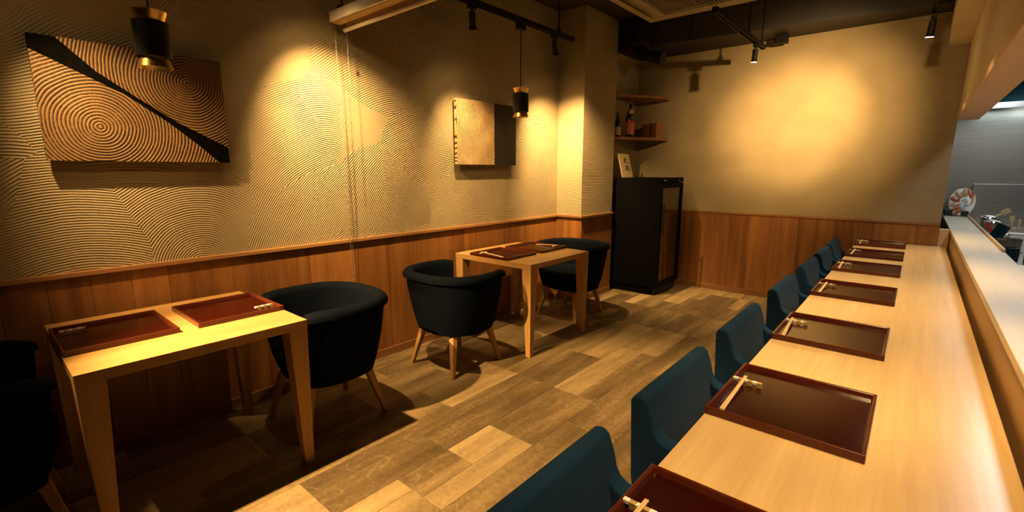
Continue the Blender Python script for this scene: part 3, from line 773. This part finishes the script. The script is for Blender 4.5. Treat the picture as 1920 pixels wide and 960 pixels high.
dr = bx('door', (fx1+0.001, fx1+0.05, fy0+0.002, fy0+0.05, 0.095, 1.23), M['fridge'], fr)
for d in ((fx1+0.001, fx1+0.05, fy1-0.05, fy1-0.002, 0.095, 1.23), (fx1+0.001, fx1+0.05, fy0+0.05, fy1-0.05, 0.095, 0.15), (fx1+0.001, fx1+0.05, fy0+0.05, fy1-0.05, 1.175, 1.23)):
    bx('door_rail', d, M['fridge'], dr)
bx('glass_pane', (fx1+0.034, fx1+0.040, fy0+0.05, fy1-0.05, 0.15, 1.175), M['glass'], dr)
mb = MB(); hx = fx1+0.075; hy = fy0+0.03
mb.tube((fx1+0.05, hy, 0.98), (hx, hy, 0.98), 0.008, n=10); mb.tube((fx1+0.05, hy, 0.70), (hx, hy, 0.70), 0.008, n=10); mb.box(hx-0.006, hx+0.006, hy-0.012, hy+0.012, 0.67, 1.01)
mb.build('handle', M['black'], dr)
for z in (0.40, 0.62, 0.86): bx('wire_shelf', (fx0+0.032, fx1-0.02, fy0+0.032, fy1-0.032, z, z+0.008), M['chrome'], fr)
# fan shaped base skirt at the door
mb = MB(); arc = [(fx1+0.0, fy0+0.01)] + [(fx1+0.02+0.035*math.sin(PI*k/10), fy0+0.02+(fy1-fy0-0.04)*k/10) for k in range(11)] + [(fx1, fy1-0.01)]
mb.prism(arc, 0.012, 0.088, 'z'); mb.build('kick_plate', M['black'], fr)
# corner shelves (pentagon plan with a cut corner)
def corner_shelf(label, z):
    mb = MB(); mb.prism([(-2.733, 4.78), (-2.66, 4.78), (-2.32, 5.36), (-2.32, YB-0.001), (-2.733, YB-0.001)], z, z+0.03, 'z')
    return tag(mb.build('corner_shelf', M['shelf'], bevel=0.002), label, 'shelf', 'corner shelves')
corner_shelf('upper wooden corner shelf, empty, above the bottles', 2.165)
corner_shelf('lower wooden corner shelf carrying bottles and a box', 1.705)
def bottle(label, x, y, z, H, R, lab, lab2, tagd):
    t = thing('sake_bottle', label, 'bottle', (x, y, z), 0, 'bottles on the lower corner shelf')
    MB().lathe([(0, 0.0), (R*0.95, 0.0), (R, 0.01), (R, H*0.52), (R*0.85, H*0.62), (R*0.42, H*0.76), (R*0.32, H*0.82), (R*0.32, H*0.97), (0, H*0.97)], n=28).build('glass_body', M['bottle'], t, smooth=1)
    MB().lathe([(0, H), (R*0.36, H), (R*0.36, H*0.93), (R*0.34, H*0.93)], n=20).build('cap', M['blackcer'], t, smooth=1)
    MB().lathe([(R+0.0008, H*0.08), (R+0.0008, H*0.40)], n=40).build('label', lab, t, smooth=1)
    if lab2: MB().lathe([(R+0.0010, H*0.40), (R+0.0010, H*0.46)], n=40).build('label_band', lab2, t, smooth=1)
    d = Vector((-x, -y, 0)).normalized(); s = Vector((-d.y, d.x, 0))
    if tagd:
        c = d*(R*0.80) + Vector((0, 0, H*0.70)) + s*0.012
        mb = MB(); a, b = s*0.024+Vector((0, 0, -0.005)), Vector((0, 0, 0.024))+s*0.004
        mb.hexa([c-a-b, c+a-b, c+a+b, c-a+b], [c-a-b+d*0.001, c+a-b+d*0.001, c+a+b+d*0.001, c-a+b+d*0.001]); mb.build('hanging_tag', M['paper'], t)
        c2 = d*(R*0.93) + Vector((0, 0, H*0.55)) + s*0.018
        MB().tube(c2, c2+d*0.006, 0.011, n=16).build('gold_seal', M['gold'], t)
        for k in (-0.018, 0.002):
            c3 = d*(R*0.96) + Vector((0, 0, H*0.52)) + s*k
            MB().tube(c3, c3+d*0.004, 0.0035, n=10).build('emblem_dot', M['white'], t)
        for k in range(4):   # brush strokes on the orange label
            zz = H*(0.13+0.06*k); mb = MB()
            c4 = d*(R+0.0012) + Vector((0, 0, zz)); mb.hexa([c4-s*0.008, c4+s*0.010, c4+s*0.010+Vector((0, 0, 0.003)), c4-s*0.008+Vector((0, 0, 0.004))], [q+d*0.0008 for q in (c4-s*0.008, c4+s*0.010, c4+s*0.010+Vector((0, 0, 0.003)), c4-s*0.008+Vector((0, 0, 0.004)))]); mb.build('label_stroke', M['redlabel'], t)
    return t
bottle('tall dark sake bottle with orange label and paper tag', -2.585, 5.09, 1.7355, 0.40, 0.050, M['orangelabel'], M['redlabel'], True)
bottle('shorter dark bottle with pale label behind the pillar edge', -2.655, 4.93, 1.7355, 0.27, 0.036, M['paper'], None, False)
gb = thing('gift_box', 'reddish wooden box tied with a dark ribbon beside bottle', 'box', (-2.45, 5.40, 1.7355), math.radians(-20))
bx('box_body', (-0.115, 0.115, -0.06, 0.06, 0, 0.165), M['boxwood'], gb, 0.003)
bx('ribbon', (0.022, 0.042, -0.0615, 0.0615, -0.0, 0.1665), M['wrap'], gb)
# calligraphy card leaning on the fridge top
cdm = thing('calligraphy_card', 'cream card with two brushed black characters on the fridge', 'card', (-2.515, 4.96, 1.2865), PI/2)
lean = math.radians(15)
def cp(u, v_, d): return (u, v_*math.sin(lean) - d*math.cos(lean) , v_*math.cos(lean) + d*math.sin(lean))
def cquad(poly, d0, d1, name, mat):
    n = len(poly); v = [cp(u, w_, d0) for u, w_ in poly] + [cp(u, w_, d1) for u, w_ in poly]
    f = [tuple(range(n-1, -1, -1)), tuple(range(n, 2*n))] + [(i, (i+1) % n, n+(i+1) % n, n+i) for i in range(n)]
    return MB().add(v, f).build(name, mat, cdm)
cw, chh = 0.128, 0.273
cquad([(-cw, 0), (cw, 0), (cw, chh), (-cw, chh)], -0.006, 0.0, 'board', M['paper'])
def stroke(pts, wd):
    pl, pr = [], []
    for i, p in enumerate(pts):
        a = Vector(pts[max(i-1, 0)]); b = Vector(pts[min(i+1, len(pts)-1)]); t = (b-a).normalized(); n = Vector((-t.y, t.x))
        w_ = wd[i]; pl.append(tuple(Vector(p)+n*w_)); pr.append(tuple(Vector(p)-n*w_))
    cquad([(u*1.5, v_) for u, v_ in pl + pr[::-1]], 0.0002, 0.0009, 'brush_stroke', M['ink'])
c0 = (0.006, 0.190)
for pts, wd in (([(-0.030, 0.008), (0.0, 0.014), (0.030, 0.020)], [0.003, 0.005, 0.004]), ([(0.004, 0.042), (0.0, 0.010), (-0.014, -0.016), (-0.030, -0.030)], [0.005, 0.006, 0.005, 0.002]), ([(0.002, 0.008), (0.014, -0.014), (0.034, -0.032)], [0.003, 0.005, 0.006])):
    stroke([(c0[0]+x, c0[1]+y) for x, y in pts], wd)
c0 = (0.016, 0.105)
for pts, wd in (([(-0.026, 0.018), (-0.008, 0.022), (0.004, 0.024)], [0.003, 0.004, 0.003]), ([(-0.012, 0.034), (-0.014, 0.0), (-0.018, -0.024)], [0.004, 0.004, 0.003]), ([(-0.030, -0.004), (0.0, 0.0)], [0.003, 0.004]), ([(-0.028, -0.024), (-0.006, -0.020)], [0.003, 0.004]), ([(0.012, 0.034), (0.006, 0.012)], [0.004, 0.003]), ([(0.008, 0.016), (0.032, 0.018)], [0.003, 0.004]), ([(0.026, 0.016), (0.012, -0.012), (-0.004, -0.028)], [0.004, 0.004, 0.002]), ([(0.006, 0.004), (0.022, -0.014), (0.040, -0.028)], [0.003, 0.005, 0.006])):
    stroke([(c0[0]+x, c0[1]+y) for x, y in pts], wd)

# ------------------------------------------------------------------ ornamental plate on the ledge end
pl = thing('ornamental_plate', 'shell shaped red, tan and white plate on black stand at ledge end', 'plate', (0.392, 7.33, 0.853))
su, sv = 0.000345, 0.00044
def pu(x, y): return ((x-455)*su, (835-y)*sv)
lean2 = math.radians(10)
def pp(u, v_, d): return (u, v_*math.sin(lean2) - d, v_*math.cos(lean2))
def ell(cx, cy, ra, rb_, ang, n=24):
    o = []
    for i in range(n):
        t = 2*PI*i/n; x = ra*math.cos(t); y = rb_*math.sin(t); c, s = math.cos(ang), math.sin(ang)
        o.append(pu(cx+x*c-y*s, cy+x*s+y*c))
    return o
def pill(poly, d0, d1, name, mat, parent=None, dome=0.0):
    n = len(poly); cu = sum(p[0] for p in poly)/n; cv = sum(p[1] for p in poly)/n
    v = [pp(u, w_, d0) for u, w_ in poly] + [pp(u, w_, d1) for u, w_ in poly] + [pp(cu+(u-cu)*0.6, cv+(w_-cv)*0.6, d1+dome) for u, w_ in poly]
    f = [tuple(range(n-1, -1, -1)), tuple(range(2*n, 3*n))]
    for k in (0, 1): f += [(k*n+i, k*n+(i+1) % n, (k+1)*n+(i+1) % n, (k+1)*n+i) for i in range(n)]
    return MB().add(v, f).build(name, mat, parent or pl, smooth=1)
outline = []
for i in range(72):
    t = 2*PI*i/72
    x = 470 + 322*math.cos(t) ; y = 465 - 365*math.sin(t)
    rot = 0.35; dx, dy = x-470, y-465
    k = 1 - (0.05*abs(math.sin(4.5*t)) if math.cos(t) < 0.5 else 0)
    outline.append(pu(470+dx*k, 465+dy*k))
body_p = pill(outline, -0.018, 0.0, 'plate_body', M['white'], dome=0.0)
for k, (cx, cy, ra, rb_, an, mt) in enumerate(((655, 255, 62, 150, -0.45, 'petal_red'), (520, 225, 80, 115, 0.1, 'petal_tan'), (372, 285, 125, 70, 0.65, 'petal_tan'), (300, 400, 130, 66, 0.25, 'petal_red'), (290, 540, 150, 58, -0.1, 'petal_tan'), (330, 650, 140, 48, -0.45, 'petal_red'), (400, 720, 130, 44, -0.75, 'petal_red'), (700, 430, 40, 120, 0.25, 'petal_tan'), (520, 700, 50, 75, 0.5, 'petal_tan'))):
    pill(ell(cx, cy, ra, rb_, an), 0.0001, 0.003+0.0004*k, 'petal', M[mt], dome=0.003)
med = pill(ell(565, 480, 112, 145, 0.45), 0.0001, 0.010, 'medallion', M['white'], dome=0.001)
for (cx, cy, an) in ((512, 420, 0.75), (575, 560, 0.35)):
    pill(ell(cx, cy, 18, 72, an+0.35 if cy < 500 else 1.25), 0.0105, 0.0125, 'blue_motif', M['blueglaze'], med)
pill(ell(565, 478, 45, 60, 0.6), 0.0105, 0.0122, 'leaf_motif', M['petal_tan'], med)
bx('stand_arm', (-0.135, -0.06, -0.02, 0.045, 0.0, 0.075), M['blackcer'], pl, 0.012)
bx('stand_arm', (0.012, 0.072, -0.028, 0.045, 0.0, 0.065), M['blackcer'], pl, 0.006)
bx('stand_base', (-0.10, 0.07, -0.022, 0.06, 0.0, 0.008), M['blackcer'], pl)

# ------------------------------------------------------------------ kitchen fittings
ks = thing('kitchen_worktop', 'steel kitchen worktop behind the ledge', 'worktop', (0, 0, 0))
bx('top', (0.4755, 1.15, 3.76, 7.55, 0.70, 0.72), M['steel'], ks, 0.003)
bx('backguard', (0.4755, 2.5, 7.50, 7.549, 0.7205, 1.215), M['steel'], ks, 0.004)
for x in (0.52, 1.10):
    for y in (3.85, 7.45): bx('leg', (x-0.02, x+0.02, y-0.02, y+0.02, 0, 0.70), M['steel'], ks)
hd = thing('range_hood', 'dark teal steel range hood with bright lower rim', 'range hood', (0, 0, 0))
MB().prism([(7.00, 2.045), (7.59, 2.045), (7.59, 2.88), (7.25, 2.88)], 0.36, 2.55, 'x').build('canopy', M['hood'], hd, bevel=0.004)
bx('rim', (0.355, 2.555, 6.985, 7.0, 1.985, 2.045), M['chrome'], hd, 0.002)
bx('rim_side', (0.345, 0.36, 6.985, 7.59, 1.985, 2.045), M['chrome'], hd, 0.002)
bx('hood_lamp', (0.7, 1.7, 7.28, 7.38, 2.030, 2.0445), M['tube_white'], hd)
light('hood_light', 'AREA', (1.2, 7.33, 2.02), (1.2, 7.33, 0), 7, (0.75, 0.95, 1.0), hd, sx=1.6, sy=0.10)
kl = thing('kitchen_lamp', 'long white tube lamp under the kitchen ceiling', 'lamp', (0, 0, 0))
bx('housing', (0.65, 0.91, 2.7, 6.5, 2.45, 2.51), M['plasticwhite'], kl, 0.004)
MB().tube((0.78, 2.75, 2.43), (0.78, 6.45, 2.43), 0.014, n=12).build('tube', M['tube_white'], kl)
for y in (3.0, 6.2): MB().tube((0.78, y, 2.51), (0.78, y, CE-0.002), 0.008, n=8).build('hanger', M['chrome'], kl)
KZ = 0.7205
def pot(name, label, x, y, r, h_, mat, cat, z=KZ, grp=None, band=None):
    t = thing(name, label, cat, (x, y, z), 0, grp)
    MB().lathe([(0, 0), (r*0.96, 0), (r, 0.006), (r, h_), (r-0.003, h_), (r-0.003, 0.01), (0, 0.01)], n=28).build('body', mat, t, smooth=1)
    MB().lathe([(r-0.002, h_-0.004), (r+0.003, h_-0.004), (r+0.003, h_+0.002), (r-0.002, h_+0.002)], n=28, closed=True).build('rim', M['chrome'], t, smooth=1)
    if band: MB().lathe([(r+0.0006, h_*0.3), (r+0.0006, h_*0.55)], n=28).build('band', band, t, smooth=1)
    return t
pot('canister', 'dark shiny canister nearest the ledge corner', 0.557, 4.85, 0.047, 0.098, M['darkblue'], 'canister')
pot('cooking_pot', 'wide steel pot just behind the dark canister', 0.585, 5.20, 0.066, 0.124, M['steel'], 'pot')
def bowl(label, x, y, z, r, tilt):
    t = thing('steel_bowl', label, 'bowl', (x, y, z), 0, 'upturned steel bowls')
    pr = [(0.0, r*0.45)] + [(r*math.sin(a), r*0.45*math.cos(a)) for a in [PI/2*k/8 for k in range(1, 9)]] + [(r*1.05, 0), (r*1.05, 0.002), (r*0.98, 0.003)]
    MB().lathe(pr, n=30).build('dome', M['chrome'], t, smooth=1)
    t.rotation_euler = (tilt, 0.1, 0); return t
# basket carrying the washed utensils
bk = thing('drying_basket', 'steel drying basket of utensils behind the ledge', 'basket', (0.66, 6.30, KZ))
mb = MB(); mb.box(-0.17, 0.17, -0.35, 0.35, 0.0, 0.006)
for s in (-1, 1):
    for z in (0.04, 0.09): mb.tube((s*0.17, -0.35, z), (s*0.17, 0.35, z), 0.003, n=6); mb.tube((-0.17, s*0.35, z), (0.17, s*0.35, z), 0.003, n=6)
    for k in range(6): mb.tube((s*0.17, -0.35+k*0.14, 0), (s*0.17, -0.35+k*0.14, 0.09), 0.002, n=6)
mb.build('wire_frame', M['chrome'], bk)
BZ = KZ+0.0065
pot('steel_tub', 'steel tub under the farther upturned bowl', 0.560, 6.42, 0.060, 0.175, M['steel'], 'tub', BZ)
bowl('farther of two upturned steel bowls near the plate', 0.560, 6.42, BZ+0.1775+0.004, 0.070, 0.0)
pot('steel_tub', 'steel tub under the nearer upturned bowl', 0.562, 6.12, 0.056, 0.158, M['steel'], 'tub', BZ)
bowl('nearer upturned steel bowl above the red handle', 0.562, 6.12, BZ+0.1605+0.004, 0.062, 0.0)
def slab(name, label, cat, c, dims, rot, mat, handle=None):
    t = thing(name, label, cat, c); t.rotation_euler = rot
    a, b, d = dims
    bx('blade' if handle else 'panel', (-a, a, -b, b, -d, d), mat, t, 0.002)
    if handle: bx('handle', (-0.010, 0.010, -0.006, 0.006, d, d+handle[0]), handle[1], t, 0.003)
    return t
slab('metal_tray', 'square dark steel tray tilted against the pot', 'tray', (0.553, 5.52, 0.868), (0.042, 0.004, 0.060), (0.12, 0.42, 0.0), M['darkblue'])
slab('spatula', 'steel spatula with a red handle among utensils', 'spatula', (0.545, 5.64, 0.80), (0.024, 0.002, 0.06), (0.05, -0.50, 0), M['chrome'], (0.085, M['handle_red']))
wb = thing('plastic_tub', 'white plastic tub standing behind the steel pot', 'tub', (0.645, 5.44, KZ))
bx('body', (-0.048, 0.048, -0.045, 0.045, 0, 0.138), M['plasticwhite'], wb, 0.008); bx('lid', (-0.051, 0.051, -0.048, 0.048, 0.1385, 0.150), M['plasticwhite'], wb, 0.003)
uh = pot('utensil_holder', 'steel holder of bamboo spoons and spatulas', 0.680, 5.78, 0.045, 0.12, M['steel'], 'holder')
for k, (dx, dy, tx, ln, wd) in enumerate(((-0.018, 0.0, -0.10, 0.25, 0.014), (0.004, 0.012, 0.02, 0.225, 0.010), (0.022, -0.008, 0.09, 0.24, 0.008))):
    t = thing('bamboo_spatula', 'bamboo spatula in the steel holder, %s' % ('leftmost', 'middle', 'rightmost')[k], 'spatula', (0.680+dx, 5.78+dy, KZ+0.0115), 0, 'bamboo utensils in the holder'); t.rotation_euler = (0, tx, 0)
    bx('shaft', (-0.005, 0.005, -0.003, 0.003, 0, ln-0.05), M['stick'], t, 0.001); bx('blade', (-wd, wd, -0.003, 0.003, ln-0.05, ln), M['stick'], t, 0.0025)
t = thing('wooden_paddle', 'pale wooden paddle lying over the upturned bowls', 'paddle', (0.615, 6.42, BZ+0.215)); t.rotation_euler = (0, 0.9, 0)
bx('blade', (-0.024, 0.024, -0.008, 0.008, 0.03, 0.09), M['stick'], t, 0.003); bx('handle', (-0.01, 0.01, -0.007, 0.007, -0.06, 0.03), M['stick'], t, 0.002)
for k, (x, y) in enumerate(((0.640, 4.70), (0.655, 4.85), (0.70, 5.0))):
    t = thing('glass_jar', 'small clear glass jar beside the dark canister, %s' % ('front', 'middle', 'back')[k], 'jar', (x, y, KZ), 0, 'glass jars on the worktop')
    MB().lathe([(0, 0), (0.026, 0), (0.028, 0.005), (0.028, 0.07), (0.020, 0.085), (0.020, 0.10), (0.0175, 0.10), (0.0175, 0.084), (0.0255, 0.069), (0.0255, 0.004), (0, 0.004)], n=22).build('glass', M['glass'], t, smooth=1)
    MB().lathe([(0, 0.112), (0.022, 0.112), (0.022, 0.096), (0.0205, 0.096)], n=20).build('lid', M['darkblue'] if k else M['chrome'], t, smooth=1)
